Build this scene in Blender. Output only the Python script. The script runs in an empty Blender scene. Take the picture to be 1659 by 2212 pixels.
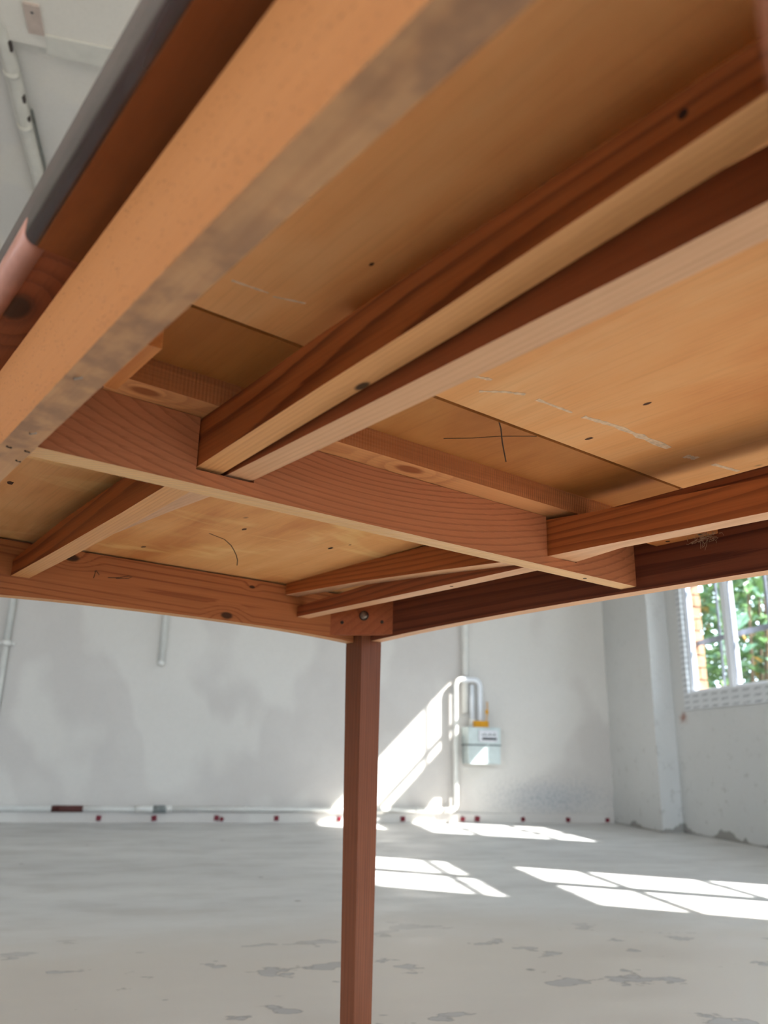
import bpy, bmesh, math, random
from mathutils import Vector, Matrix

# ------------------------------------------------------------------ camera, sky, sun, exposure
sc = bpy.context.scene
C = sc.collection
random.seed(7)
CAM_H = 0.44                       # lens height above the floor
F_PX, W_PX, H_PX = 1735.0, 1659, 2212
PITCH, ROLL = 0.29404, 0.02073     # camera looks up under the table
YAW = math.radians(13.286)         # turned right of the room's long axis

def cam_axes():
    f0 = Vector((math.sin(YAW), math.cos(YAW), 0)); r0 = Vector((math.cos(YAW), -math.sin(YAW), 0)); z = Vector((0, 0, 1))
    fw = f0 * math.cos(PITCH) + z * math.sin(PITCH); u0 = z * math.cos(PITCH) - f0 * math.sin(PITCH)
    r = r0 * math.cos(ROLL) + u0 * math.sin(ROLL); u = u0 * math.cos(ROLL) - r0 * math.sin(ROLL)
    return r, u, fw
_r, _u, _f = cam_axes()
cd = bpy.data.cameras.new('camera')
cd.sensor_fit = 'VERTICAL'; cd.sensor_height = 36.0; cd.lens = F_PX / H_PX * 36.0
cd.clip_start = 0.01; cd.clip_end = 200
cd.dof.use_dof = True; cd.dof.focus_distance = 0.78; cd.dof.aperture_fstop = 7.5
cam = bpy.data.objects.new('camera', cd); C.objects.link(cam)
cam.matrix_world = Matrix(((_r.x, _u.x, -_f.x, 0), (_r.y, _u.y, -_f.y, 0), (_r.z, _u.z, -_f.z, CAM_H), (0, 0, 0, 1)))
sc.camera = cam

world = bpy.data.worlds.new('sky'); sc.world = world; world.use_nodes = True
wn = world.node_tree
bg = wn.nodes['Background']; bg.inputs[0].default_value = (0.72, 0.86, 1.0, 1); bg.inputs[1].default_value = 6.9

SUN_DIR = Vector((-0.861, 0.63, -0.94)).normalized()
sd = bpy.data.lights.new('sun', 'SUN'); sd.energy = 23.0; sd.angle = math.radians(0.53); sd.color = (1.0, 0.975, 0.94)
sun = bpy.data.objects.new('sun', sd); C.objects.link(sun)
sun.rotation_euler = SUN_DIR.to_track_quat('-Z', 'Y').to_euler(); sun.location = (12, -6, 14)

vs = sc.view_settings
sc.display_settings.display_device = 'sRGB'
vs.view_transform = 'Standard'; vs.look = 'None'; vs.gamma = 1.0; vs.use_curve_mapping = False
vs.exposure = 0.22
sc.cycles.max_bounces = 7; sc.cycles.diffuse_bounces = 4; sc.cycles.glossy_bounces = 2
sc.cycles.use_adaptive_sampling = True; sc.cycles.adaptive_threshold = 0.1; sc.cycles.adaptive_min_samples = 20
sc.cycles.transparent_max_bounces = 12; sc.cycles.transmission_bounces = 4
sc.cycles.use_denoising = True
sc.cycles.sample_clamp_indirect = 8.0
sc.cycles.caustics_reflective = False; sc.cycles.caustics_refractive = False

# ------------------------------------------------------------------ material helpers
def srgb(r, g, b):
    f = lambda c: c / 12.92 if c <= 0.04045 else ((c + 0.055) / 1.055) ** 2.4
    return (f(r / 255), f(g / 255), f(b / 255), 1)

class NT:
    def __init__(self, name, rough=0.5, spec=0.3):
        self.m = bpy.data.materials.new(name); self.m.use_nodes = True
        self.t = self.m.node_tree; self.n = self.t.nodes; self.b = self.n['Principled BSDF']
        self.b.inputs['Roughness'].default_value = rough
        self.b.inputs['Specular IOR Level'].default_value = spec
    def new(self, kind, **kw):
        nd = self.n.new(kind)
        for k, v in kw.items(): setattr(nd, k, v)
        return nd
    def link(self, a, b): self.t.links.new(a, b)
    def val(self, sock, v):
        if isinstance(v, bpy.types.NodeSocket): self.link(v, sock)
        else: sock.default_value = v
    def math(self, op, a, b=None, c=None, clamp=False):
        nd = self.new('ShaderNodeMath', operation=op, use_clamp=clamp)
        self.val(nd.inputs[0], a)
        if b is not None: self.val(nd.inputs[1], b)
        if c is not None: self.val(nd.inputs[2], c)
        return nd.outputs[0]
    def vmath(self, op, a, b=None):
        nd = self.new('ShaderNodeVectorMath', operation=op)
        self.val(nd.inputs[0], a)
        if b is not None: self.val(nd.inputs[1], b)
        return nd.outputs['Value'] if op in ('LENGTH', 'DISTANCE') else nd.outputs[0]
    def obj(self):
        if not hasattr(self, '_tc'): self._tc = self.new('ShaderNodeTexCoord')
        return self._tc.outputs['Object']
    def noise(self, vec, scale, detail=3, rough=0.55):
        nd = self.new('ShaderNodeTexNoise'); self.link(vec, nd.inputs['Vector'])
        nd.inputs['Scale'].default_value = scale; nd.inputs['Detail'].default_value = detail; nd.inputs['Roughness'].default_value = rough
        return nd
    def ramp(self, fac, stops):
        nd = self.new('ShaderNodeValToRGB'); self.link(fac, nd.inputs[0])
        e = nd.color_ramp.elements
        while len(e) < len(stops): e.new(0.5)
        for i, (p, c) in enumerate(stops):
            e[i].position = p
            e[i].color = c if hasattr(c, '__len__') else (c, c, c, 1)
        return nd.outputs[0]
    def mix(self, fac, a, b, mode='MIX'):
        nd = self.new('ShaderNodeMix', data_type='RGBA', blend_type=mode)
        self.val(nd.inputs[0], fac); self.val(nd.inputs[6], a); self.val(nd.inputs[7], b)
        return nd.outputs[2]
    def sep(self, vec):
        nd = self.new('ShaderNodeSeparateXYZ'); self.link(vec, nd.inputs[0]); return nd.outputs
    def comb(self, x, y, z):
        nd = self.new('ShaderNodeCombineXYZ')
        for i, v in enumerate((x, y, z)): self.val(nd.inputs[i], v)
        return nd.outputs[0]
    def maprange(self, v, a, b, c, d, smooth=True):
        nd = self.new('ShaderNodeMapRange'); nd.interpolation_type = 'SMOOTHSTEP' if smooth else 'LINEAR'
        self.val(nd.inputs[0], v)
        for i, x in enumerate((a, b, c, d)): nd.inputs[i + 1].default_value = x
        return nd.outputs[0]
    def bump(self, h, strength, dist=0.001):
        nd = self.new('ShaderNodeBump'); nd.inputs['Strength'].default_value = strength; nd.inputs['Distance'].default_value = dist
        self.link(h, nd.inputs['Height']); self.link(nd.outputs[0], self.b.inputs['Normal'])
    def color(self, c): self.val(self.b.inputs['Base Color'], c)

def plain(name, col, rough=0.5, metal=0.0, spec=0.3, vary=0.06, scale=30):
    n = NT(name, rough, spec); n.b.inputs['Metallic'].default_value = metal
    nz = n.noise(n.obj(), scale, 3).outputs[0]
    lo = tuple(c * (1 - vary * 2) for c in col[:3]) + (1,); hi = tuple(min(1, c * (1 + vary)) for c in col[:3]) + (1,)
    n.color(n.ramp(nz, [(0.3, lo), (0.7, hi)]))
    return n.m

def wood(name, light, dark, grain='y', spacing=0.006, pith=(0.03, -0.06), warp=0.012, wscale=5.0, strength=0.75,
         knots=(), rough=0.5, fibre=0.18, kcol=None, seed=0.0, sharp=(0.35, 0.92), saw=None, flecks=0.0, stain=None, spec=0.3, bulge=None):
    """pine: growth rings about a pith line that runs with the grain, fine fibres, knots"""
    def mute(c):
        y = 0.3 * c[0] + 0.6 * c[1] + 0.1 * c[2]
        return tuple(a + (y - a) * 0.05 for a in c[:3]) + (1,)
    light, dark = mute(light), mute(dark)
    n = NT(name, rough, spec)
    s = n.sep(n.obj())
    g, a, b = {'x': (s[0], s[1], s[2]), 'y': (s[1], s[0], s[2]), 'z': (s[2], s[0], s[1])}[grain]
    gl = n.math('MULTIPLY', g, 0.16)
    flat = n.comb(a, b, gl)
    flat = n.vmath('ADD', flat, (seed * 1.7, seed * 2.3, seed * 0.9))
    w1 = n.noise(flat, wscale, 2, 0.5)
    off = n.vmath('SUBTRACT', w1.outputs['Color'], (0.5, 0.5, 0.5))
    scl = n.new('ShaderNodeVectorMath', operation='SCALE'); n.link(off, scl.inputs[0]); scl.inputs[3].default_value = warp * 4
    so = n.sep(scl.outputs[0])
    ra = n.math('ADD', n.math('ADD', a, -pith[0]), so[0]); rb = n.math('ADD', n.math('ADD', b, -pith[1]), so[1])
    rr = n.math('ADD', n.math('MULTIPLY', ra, ra), n.math('MULTIPLY', rb, rb))
    if bulge:      # the cut passes a branch: rings dome round (g0) along the grain
        rg = n.math('MULTIPLY', n.math('ADD', n.math('ADD', g, -bulge[0]), n.math('MULTIPLY', so[2], 1.5)), bulge[1])
        rr = n.math('ADD', rr, n.math('MULTIPLY', rg, rg))
    dist = n.math('SQRT', rr)
    core = None
    for kx, ky, kz, rad, amp in knots:
        d3 = n.vmath('SUBTRACT', n.obj(), (kx, ky, kz))
        sc3 = {'x': (0.5, 1, 1), 'y': (1, 0.5, 1), 'z': (1, 1, 0.5)}[grain]
        d3 = n.vmath('LENGTH', n.vmath('MULTIPLY', d3, sc3))
        dist = n.math('ADD', dist, n.maprange(d3, 0, rad * 4, amp, 0))
        k = n.maprange(d3, rad * 0.55, rad * 1.05, 1, 0)
        core = k if core is None else n.math('MAXIMUM', core, k)
    fine = n.noise(n.comb(n.math('MULTIPLY', a, 1.0), n.math('MULTIPLY', b, 1.0), n.math('MULTIPLY', g, 0.02)), 420, 3, 0.6).outputs[0]
    ph = n.math('ADD', n.math('DIVIDE', dist, spacing), n.math('MULTIPLY', fine, 0.35))
    fr = n.math('FRACT', ph)
    lat = n.math('MULTIPLY', n.maprange(fr, sharp[0], sharp[1], 0, 1), n.maprange(fr, sharp[1], 1.0, 1, 0))
    big = n.noise(flat, 9, 2).outputs[0]
    lat = n.math('MULTIPLY', lat, n.maprange(big, 0.3, 0.7, strength * 0.55, strength))
    col = n.mix(lat, light, dark)
    col = n.mix(n.maprange(fine, 0.35, 0.7, 0, fibre), col, tuple(c * 0.55 for c in dark[:3]) + (1,))
    tone = n.noise(flat, 3.0, 3).outputs[0]
    col = n.mix(n.maprange(tone, 0.35, 0.7, 0, 0.35), col, tuple(min(1, c * 1.25) for c in light[:3]) + (1,))
    if flecks:
        vo = n.new('ShaderNodeTexVoronoi'); n.link(n.comb(n.math('MULTIPLY', g, 0.45), a, b), vo.inputs['Vector']); vo.inputs['Scale'].default_value = 420
        fl = n.math('MULTIPLY', n.maprange(vo.outputs['Distance'], 0.10, 0.28, 1, 0), n.maprange(n.noise(n.obj(), 70, 2).outputs[0], 0.40, 0.55, 0, flecks))
        col = n.mix(fl, col, tuple(c * 0.45 for c in dark[:3]) + (1,))
    if core is not None:
        col = n.mix(n.math('MULTIPLY', core, 0.9), col, kcol or (0.018, 0.008, 0.005, 1))
    if stain:
        col = stain(n, col)
    n.color(col)
    h = n.math('ADD', n.math('MULTIPLY', lat, 0.5), n.math('MULTIPLY', fine, 0.5))
    if saw:
        wv = n.math('SINE', n.math('MULTIPLY', n.math('ADD', g, n.math('MULTIPLY', a, saw[1])), 6.2832 / saw[0]))
        h = n.math('ADD', h, n.math('MULTIPLY', wv, saw[2]))
    n.bump(h, 0.35, 0.0008)
    return n.m

# ------------------------------------------------------------------ object helpers
def put(o, parent=None):
    C.objects.link(o)
    if parent is not None: o.parent = parent
    return o
def tag(o, label=None, cat=None, group=None, kind=None):
    if label: o['label'] = label
    if cat: o['category'] = cat
    if group: o['group'] = group
    if kind: o['kind'] = kind
    return o
def empty(name, loc=(0, 0, 0), rz=0.0):
    o = bpy.data.objects.new(name, None); o.empty_display_size = 0.1; o.location = loc; o.rotation_euler = (0, 0, rz); C.objects.link(o)
    return o
def finish(name, bm, mats, parent=None, pick=None, smooth=False, bevel=0.0, segs=1):
    if bevel:
        es = [e for e in bm.edges if len(e.link_faces) == 2 and e.calc_face_angle(0) > 0.5]
        if es: bmesh.ops.bevel(bm, geom=es, offset=bevel, segments=segs, affect='EDGES', profile=0.5, clamp_overlap=True)
    bmesh.ops.recalc_face_normals(bm, faces=bm.faces)
    if not hasattr(mats, '__len__'): mats = [mats]
    for f in bm.faces:
        if pick: f.material_index = pick(f.normal, f.calc_center_median())
        f.smooth = smooth
    me = bpy.data.meshes.new(name); bm.to_mesh(me); bm.free()
    for m in mats: me.materials.append(m)
    return put(bpy.data.objects.new(name, me), parent)
def add_box(bm, x0, x1, y0, y1, z0, z1):
    vsx = [bm.verts.new((x, y, z)) for z in (z0, z1) for y in (y0, y1) for x in (x0, x1)]
    for f in ((0, 2, 3, 1), (4, 5, 7, 6), (0, 1, 5, 4), (2, 6, 7, 3), (0, 4, 6, 2), (1, 3, 7, 5)):
        bm.faces.new([vsx[i] for i in f])
    return vsx
def add_prism(bm, loop_a, loop_b):
    """two matching 3-D loops joined into a solid"""
    va = [bm.verts.new(p) for p in loop_a]; vb = [bm.verts.new(p) for p in loop_b]; k = len(va)
    bm.faces.new(va[::-1]); bm.faces.new(vb)
    for i in range(k): bm.faces.new((va[i], va[(i + 1) % k], vb[(i + 1) % k], vb[i]))
def add_tube(bm, pts, rad, seg=12, cap=True):
    pts = [Vector(p) for p in pts]; rings = []
    ref = None
    for i, p in enumerate(pts):
        t = (pts[min(i + 1, len(pts) - 1)] - pts[max(i - 1, 0)]).normalized()
        if ref is None: ref = t.orthogonal().normalized()
        a = (ref - t * ref.dot(t)).normalized(); ref = a; b = t.cross(a)
        r = rad[i] if hasattr(rad, '__len__') else rad
        rings.append([bm.verts.new(p + (a * math.cos(2 * math.pi * j / seg) + b * math.sin(2 * math.pi * j / seg)) * r) for j in range(seg)])
    for A, B in zip(rings, rings[1:]):
        for j in range(seg): bm.faces.new((A[j], A[(j + 1) % seg], B[(j + 1) % seg], B[j]))
    if cap: bm.faces.new(rings[0][::-1]); bm.faces.new(rings[-1])
def arc(c, r, a0, a1, n, plane='xz'):
    out = []
    for i in range(n + 1):
        a = math.radians(a0 + (a1 - a0) * i / n); d = (math.cos(a) * r, math.sin(a) * r)
        out.append((c[0] + d[0], c[1], c[2] + d[1]) if plane == 'xz' else (c[0] + d[0], c[1] + d[1], c[2]))
    return out
def BM(): return bmesh.new()

# ------------------------------------------------------------------ room materials
def mat_wall(name, patch=True, base=(206, 201, 194), grey=(195, 189, 183), broken=False, rust=None, rr_=0.05, rcol=(0.27, 0.107, 0.065, 1)):
    n = NT(name, 0.75, 0.2)
    s = n.sep(n.obj())
    big = n.noise(n.vmath('MULTIPLY', n.obj(), (1.0, 1.0, 0.6)), 0.62, 4, 0.5).outputs[0]
    col = n.ramp(big, [(0.47, srgb(*base)), (0.49, srgb(*grey)), (0.56, srgb(*grey)), (0.585, srgb(*base))]) if patch else n.ramp(big, [(0.3, srgb(*base)), (0.7, srgb(*grey))])
    soft = n.noise(n.obj(), 1.7, 4).outputs[0]
    col = n.mix(n.maprange(soft, 0.42, 0.7, 0, 0.35), col, srgb(*[min(255, c + 8) for c in base]))
    fine = n.noise(n.obj(), 60, 4).outputs[0]
    col = n.mix(n.maprange(fine, 0.4, 0.7, 0, 0.05), col, srgb(150, 146, 140))
    if broken:
        # broken plaster where the render stops short of the slab, and old scuffs
        ed = n.noise(n.comb(s[0], s[1], 0.0), 3.5, 5, 0.6).outputs[0]
        lim = n.maprange(ed, 0.40, 0.75, 0.004, 0.085)
        dk = n.maprange(n.math('SUBTRACT', s[2], lim), -0.004, 0.008, 1, 0)
        col = n.mix(n.math('MULTIPLY', dk, 0.8), col, srgb(128, 124, 118))
        scuf = n.noise(n.obj(), 13, 5, 0.7).outputs[0]
        col = n.mix(n.math('MULTIPLY', n.maprange(scuf, 0.56, 0.7, 0, 0.5), n.maprange(s[2], 0.25, 0.8, 1, 0.35)), col, srgb(150, 147, 142))
    if rust:
        d = n.vmath('LENGTH', n.vmath('MULTIPLY', n.vmath('SUBTRACT', n.obj(), rust), (0.3, 0.7, 1.0)))
        d = n.math('ADD', d, n.math('MULTIPLY', n.math('SUBTRACT', n.noise(n.obj(), 26, 4).outputs[0], 0.5), 0.07))
        col = n.mix(n.maprange(d, 0.0, rr_, 0.8, 0), col, rcol)
        if rr_ > 0.1:   # damp efflorescence: broken up into small blots
            col = n.mix(n.math('MULTIPLY', n.maprange(d, 0.0, rr_ * 1.4, 0.6, 0), n.maprange(n.noise(n.obj(), 45, 4, 0.7).outputs[0], 0.45, 0.6, 0, 1)), col, srgb(150, 152, 154))
    n.color(col)
    n.bump(n.math('ADD', n.math('MULTIPLY', soft, 1.0), n.math('MULTIPLY', fine, 0.25)), 0.25, 0.003)
    return n.m
def mat_floor():
    n = NT('floor_concrete', 0.42, 0.35)
    s = n.sep(n.obj())
    st = n.comb(n.math('MULTIPLY', s[0], 0.55), s[1], 0.0)
    big = n.noise(st, 1.6, 6, 0.6).outputs[0]
    mid = n.noise(st, 6.0, 5, 0.6).outputs[0]
    col = n.ramp(big, [(0.3, srgb(192, 191, 190)), (0.5, srgb(204, 203, 201)), (0.7, srgb(215, 214, 212))])
    col = n.mix(n.maprange(mid, 0.45, 0.72, 0, 0.3), col, srgb(172, 168, 163))
    # older, browner screed towards the table, its skin flaked off in islands
    edge = n.math('ADD', s[1], n.math('MULTIPLY', n.math('SUBTRACT', big, 0.5), 0.9))
    old = n.maprange(edge, 1.9, 2.75, 1, 0)
    col = n.mix(n.math('MULTIPLY', old, 0.85), col, n.ramp(mid, [(0.3, srgb(190, 177, 164)), (0.7, srgb(209, 199, 187))]))
    fl = n.noise(n.comb(n.math('MULTIPLY', s[0], 0.7), s[1], 3.0), 8.5, 4, 0.55).outputs[0]
    dens = n.math('MULTIPLY', n.noise(n.obj(), 1.3, 2).outputs[0], 0.10)
    f2 = n.math('ADD', fl, dens)
    isl = n.math('MULTIPLY', n.maprange(f2, 0.665, 0.675, 0, 1), n.maprange(edge, 2.0, 2.5, 1, 0))
    rim = n.math('MULTIPLY', n.math('MULTIPLY', n.maprange(f2, 0.650, 0.668, 0, 1), n.maprange(f2, 0.67, 0.69, 1, 0)), n.maprange(edge, 2.0, 2.5, 1, 0))
    col = n.mix(n.math('MULTIPLY', isl, 0.8), col, srgb(164, 160, 158))
    col = n.mix(n.math('MULTIPLY', rim, 0.35), col, srgb(98, 88, 78))
    sp = n.new('ShaderNodeTexVoronoi'); n.link(n.obj(), sp.inputs['Vector']); sp.inputs['Scale'].default_value = 3.4
    sm = n.math('MULTIPLY', n.maprange(sp.outputs['Distance'], 0.02, 0.05, 1, 0), n.maprange(n.noise(n.obj(), 1.1, 1).outputs[0], 0.45, 0.5, 0, 0.8))
    col = n.mix(sm, col, srgb(110, 102, 94))
    n.color(col)
    n.link(n.maprange(mid, 0.3, 0.7, 0.32, 0.55), n.b.inputs['Roughness'])
    n.bump(n.math('SUBTRACT', n.math('MULTIPLY', mid, 0.3), isl), 0.3, 0.003)
    return n.m
M = {}
M['wall'] = mat_wall('wall_plaster')
M['wall_damp'] = mat_wall('wall_plaster_with_damp', rust=(2.62, 5.69, 0.17), rr_=0.16, rcol=srgb(180, 180, 180))
M['wall_right'] = mat_wall('wall_rough_plaster', False, (202, 201, 198), (194, 194, 192), True, (0.0, 4.84, 0.715))
M['ceiling'] = mat_wall('ceiling_paint', True, (226, 222, 216), (220, 217, 214))
M['floor'] = mat_floor()
M['white_paint'] = plain('white_gloss_paint', srgb(214, 212, 206), 0.35, 0, 0.4, 0.03, 20)
M['white_plastic'] = plain('white_plastic', srgb(226, 228, 232), 0.3, 0, 0.4, 0.02)
M['grey_seal'] = plain('grey_seal', srgb(120, 124, 140), 0.5)
M['brown_pipe'] = plain('brown_iron', srgb(82, 44, 40), 0.6)
M['putty'] = plain('grey_putty', srgb(128, 132, 130), 0.8, vary=0.2)
M['red'] = plain('dark_red_plastic', srgb(122, 26, 42), 0.5, vary=0.2, scale=60)
M['meter'] = plain('meter_enamel', srgb(196, 206, 204), 0.4, 0, 0.4, 0.03)
M['meter_dark'] = plain('meter_seam', srgb(120, 126, 126), 0.5)
M['label_white'] = plain('counter_glass', srgb(214, 214, 218), 0.25)
M['ink'] = plain('black_ink', srgb(70, 72, 76), 0.6)
M['yellow'] = plain('yellow_tag', srgb(214, 150, 20), 0.5)
M['steel'] = plain('worn_steel', srgb(150, 140, 130), 0.35, 0.9, 0.5, 0.15, 200)
M['dark_steel'] = plain('dark_steel', srgb(66, 56, 50), 0.45, 0.7, 0.5, 0.2, 300)
M['iron'] = plain('grille_iron', srgb(124, 128, 142), 0.5, 0.2)
M['bark'] = plain('bark', srgb(98, 80, 62), 0.9, vary=0.3)
M['ground'] = plain('earth', srgb(120, 112, 92), 0.9, vary=0.2, scale=4)
M['brick'] = plain('pale_brick', srgb(176, 134, 106), 0.85, vary=0.16, scale=18)
M['mortar'] = plain('mortar', srgb(128, 112, 98), 0.9, vary=0.1)
M['rust'] = plain('rust', srgb(140, 84, 60), 0.9, vary=0.25, scale=40)

def mat_glass():
    m = bpy.data.materials.new('window_glass'); m.use_nodes = True
    t = m.node_tree; t.nodes.clear()
    o = t.nodes.new('ShaderNodeOutputMaterial'); mx = t.nodes.new('ShaderNodeMixShader')
    tr = t.nodes.new('ShaderNodeBsdfTransparent'); gl = t.nodes.new('ShaderNodeBsdfGlossy'); fr = t.nodes.new('ShaderNodeLayerWeight')
    gl.inputs['Roughness'].default_value = 0.02; fr.inputs[0].default_value = 0.5; tr.inputs[0].default_value = (0.96, 0.97, 0.97, 1)
    pw = t.nodes.new('ShaderNodeMath'); pw.operation = 'POWER'; pw.inputs[1].default_value = 4.0; t.links.new(fr.outputs['Facing'], pw.inputs[0])
    ma = t.nodes.new('ShaderNodeMath'); ma.operation = 'MULTIPLY_ADD'; ma.inputs[1].default_value = 0.7; ma.inputs[2].default_value = 0.03; t.links.new(pw.outputs[0], ma.inputs[0]); t.links.new(ma.outputs[0], mx.inputs[0]); t.links.new(tr.outputs[0], mx.inputs[1]); t.links.new(gl.outputs[0], mx.inputs[2]); t.links.new(mx.outputs[0], o.inputs[0])
    return m
M['glass'] = mat_glass()

def mat_film():
    """protective film left on the frame, printed all over with small grey marks"""
    n = NT('printed_protective_film', 0.35, 0.4)
    s = n.sep(n.obj())
    yy = n.math('MULTIPLY', s[1], 1 / 0.11); zz = n.math('MULTIPLY', s[2], 1 / 0.036)
    row = n.math('FLOOR', zz)
    col_u = n.math('FRACT', n.math('ADD', n.math('ADD', yy, n.math('MULTIPLY', row, 0.5)), n.math('MULTIPLY', zz, 0.5)))
    fz = n.math('FRACT', zz)
    inx = n.math('MULTIPLY', n.maprange(col_u, 0.12, 0.16, 0, 1), n.maprange(col_u, 0.72, 0.76, 1, 0))
    inz = n.math('MULTIPLY', n.maprange(fz, 0.22, 0.28, 0, 1), n.maprange(fz, 0.62, 0.7, 1, 0))
    br = n.noise(n.vmath('MULTIPLY', n.obj(), (1, 1, 0.4)), 160, 3, 0.7).outputs[0]
    k = n.math('MULTIPLY', n.math('MULTIPLY', inx, inz), n.maprange(br, 0.42, 0.56, 0.1, 1))
    n.color(n.mix(n.math('MULTIPLY', k, 0.75), srgb(203, 205, 206), srgb(120, 122, 130)))
    return n.m
M['film'] = mat_film()

# ------------------------------------------------------------------ the room
FAR_Y, BACK_Y, LEFT_X, CEIL_Z = 5.69, -4.2, -4.6, 3.30
RW0 = Vector((3.206, 4.941)); RW_A = math.radians(-4.57)           # right wall, a little out of square
rd = Vector((-math.sin(RW_A), math.cos(RW_A))); rn = Vector((math.cos(RW_A), math.sin(RW_A)))
def rw(s, off, z):                                                  # a point on the right wall: s along it, off outwards
    p = RW0 + rd * (s - 4.941) + rn * off
    return (p.x, p.y, z)
RW_O = rw(0, 0, 0)

def slab(z0, z1):
    p = [(LEFT_X - 0.3, BACK_Y - 0.4), rw(BACK_Y - 0.4, 0.15, 0)[:2], rw(6.05, 0.15, 0)[:2], (LEFT_X - 0.3, FAR_Y + 0.3)]
    bm = BM(); add_prism(bm, [(x, y, z0) for x, y in p], [(x, y, z1) for x, y in p]); return bm
bm = slab(-0.2, 0)
tag(finish('floor', bm, M['floor']), 'bare grey concrete floor with flaked brown screed', kind='structure')
bm = slab(CEIL_Z, CEIL_Z + 0.2)
ceiling = tag(finish('ceiling', bm, M['ceiling']), 'white painted ceiling', kind='structure')
bm = BM(); add_box(bm, LEFT_X, 2.98, 2.50, 2.93, CEIL_Z - 0.05, CEIL_Z)
tag(finish('trim_1', bm, M['ceiling'], bevel=0.006), 'shallow white plastered beam across the ceiling', kind='structure')
bm = BM(); add_box(bm, LEFT_X - 0.3, 3.4, FAR_Y, FAR_Y + 0.3, 0, CEIL_Z)
tag(finish('wall_far', bm, M['wall_damp']), 'patched off-white far wall', kind='structure')

def wall_with_holes(bm, s0, s1, z1, holes, t0, t1, P):
    """boxes of a wall that runs along s between s0 and s1, leaving (a,b,z0,z1) holes free"""
    cur = s0
    for a, b, h0, h1 in sorted(holes):
        for (p, q, zz0, zz1) in ((cur, a, 0, z1), (a, b, 0, h0), (a, b, h1, z1)):
            if q - p > 1e-4 and zz1 - zz0 > 1e-4: P(bm, p, q, zz0, zz1, t0, t1)
        cur = b
    P(bm, cur, s1, 0, z1, t0, t1)
WIN = [(3.73, 4.79, 0.76, 2.56), (1.28, 2.34, 0.76, 2.56), (-1.17, -0.11, 0.76, 2.56), (-3.62, -2.56, 0.76, 2.56)]
def P_y(bm, a, b, z0, z1, t0, t1): add_box(bm, t0, t1, a, b, z0, z1)
bm = BM(); wall_with_holes(bm, BACK_Y - 0.4, 6.1, CEIL_Z, WIN, 0.0, 0.15, P_y)
add_box(bm, -0.145, 0.0, 4.955, 5.80, 0, CEIL_Z)                     # pier in the corner, proud of the wall
wr = tag(finish('wall_right', bm, M['wall_right']), 'rough white right wall with a pier in the corner', kind='structure')
wr.location = RW_O; wr.rotation_euler = (0, 0, RW_A)
bm = BM(); wall_with_holes(bm, BACK_Y - 0.4, FAR_Y + 0.3, CEIL_Z, [(-3.4, -1.4, 0.8, 2.8)], LEFT_X - 0.3, LEFT_X, P_y)
tag(finish('wall_left', bm, M['wall']), 'white left wall with a wide window opening', kind='structure')
def P_x(bm, a, b, z0, z1, t0, t1): add_box(bm, a, b, t0, t1, z0, z1)
bm = BM(); wall_with_holes(bm, LEFT_X - 0.3, 2.55, CEIL_Z, [(-4.0, -0.4, 0.15, 3.05), (-0.1, 2.1, 0.15, 3.05)], BACK_Y - 0.3, BACK_Y, P_x)
tag(finish('wall_back', bm, M['wall']), 'white back wall with wide shopfront openings', kind='structure')
bm = BM(); add_box(bm, -60, 60, -60, 60, -0.6, -0.2)
tag(finish('ground', bm, M['ground']), 'bare earth yard outside the building', kind='structure')
# brick edge of the window opening, seen through the glass
for k in range(21):
    z = 0.80 + k * 0.0815
    for c, (x0, x1) in enumerate(((0.075, 0.108), (0.114, 0.156))):
        if k % 2: x0, x1 = (0.075, 0.156) if c == 0 else (None, None)
        if x0 is None: continue
        bm = BM(); j = random.uniform(-0.003, 0.004)
        add_box(bm, x0, x1, 4.772 - j, 4.83, z, z + 0.071)
        finish('brick', bm, M['brick'], wr, bevel=0.006)
bm = BM(); add_box(bm, 0.07, 0.152, 4.784, 4.84, 0.78, 2.5); finish('mortar_bed', bm, M['mortar'], wr)

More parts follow.
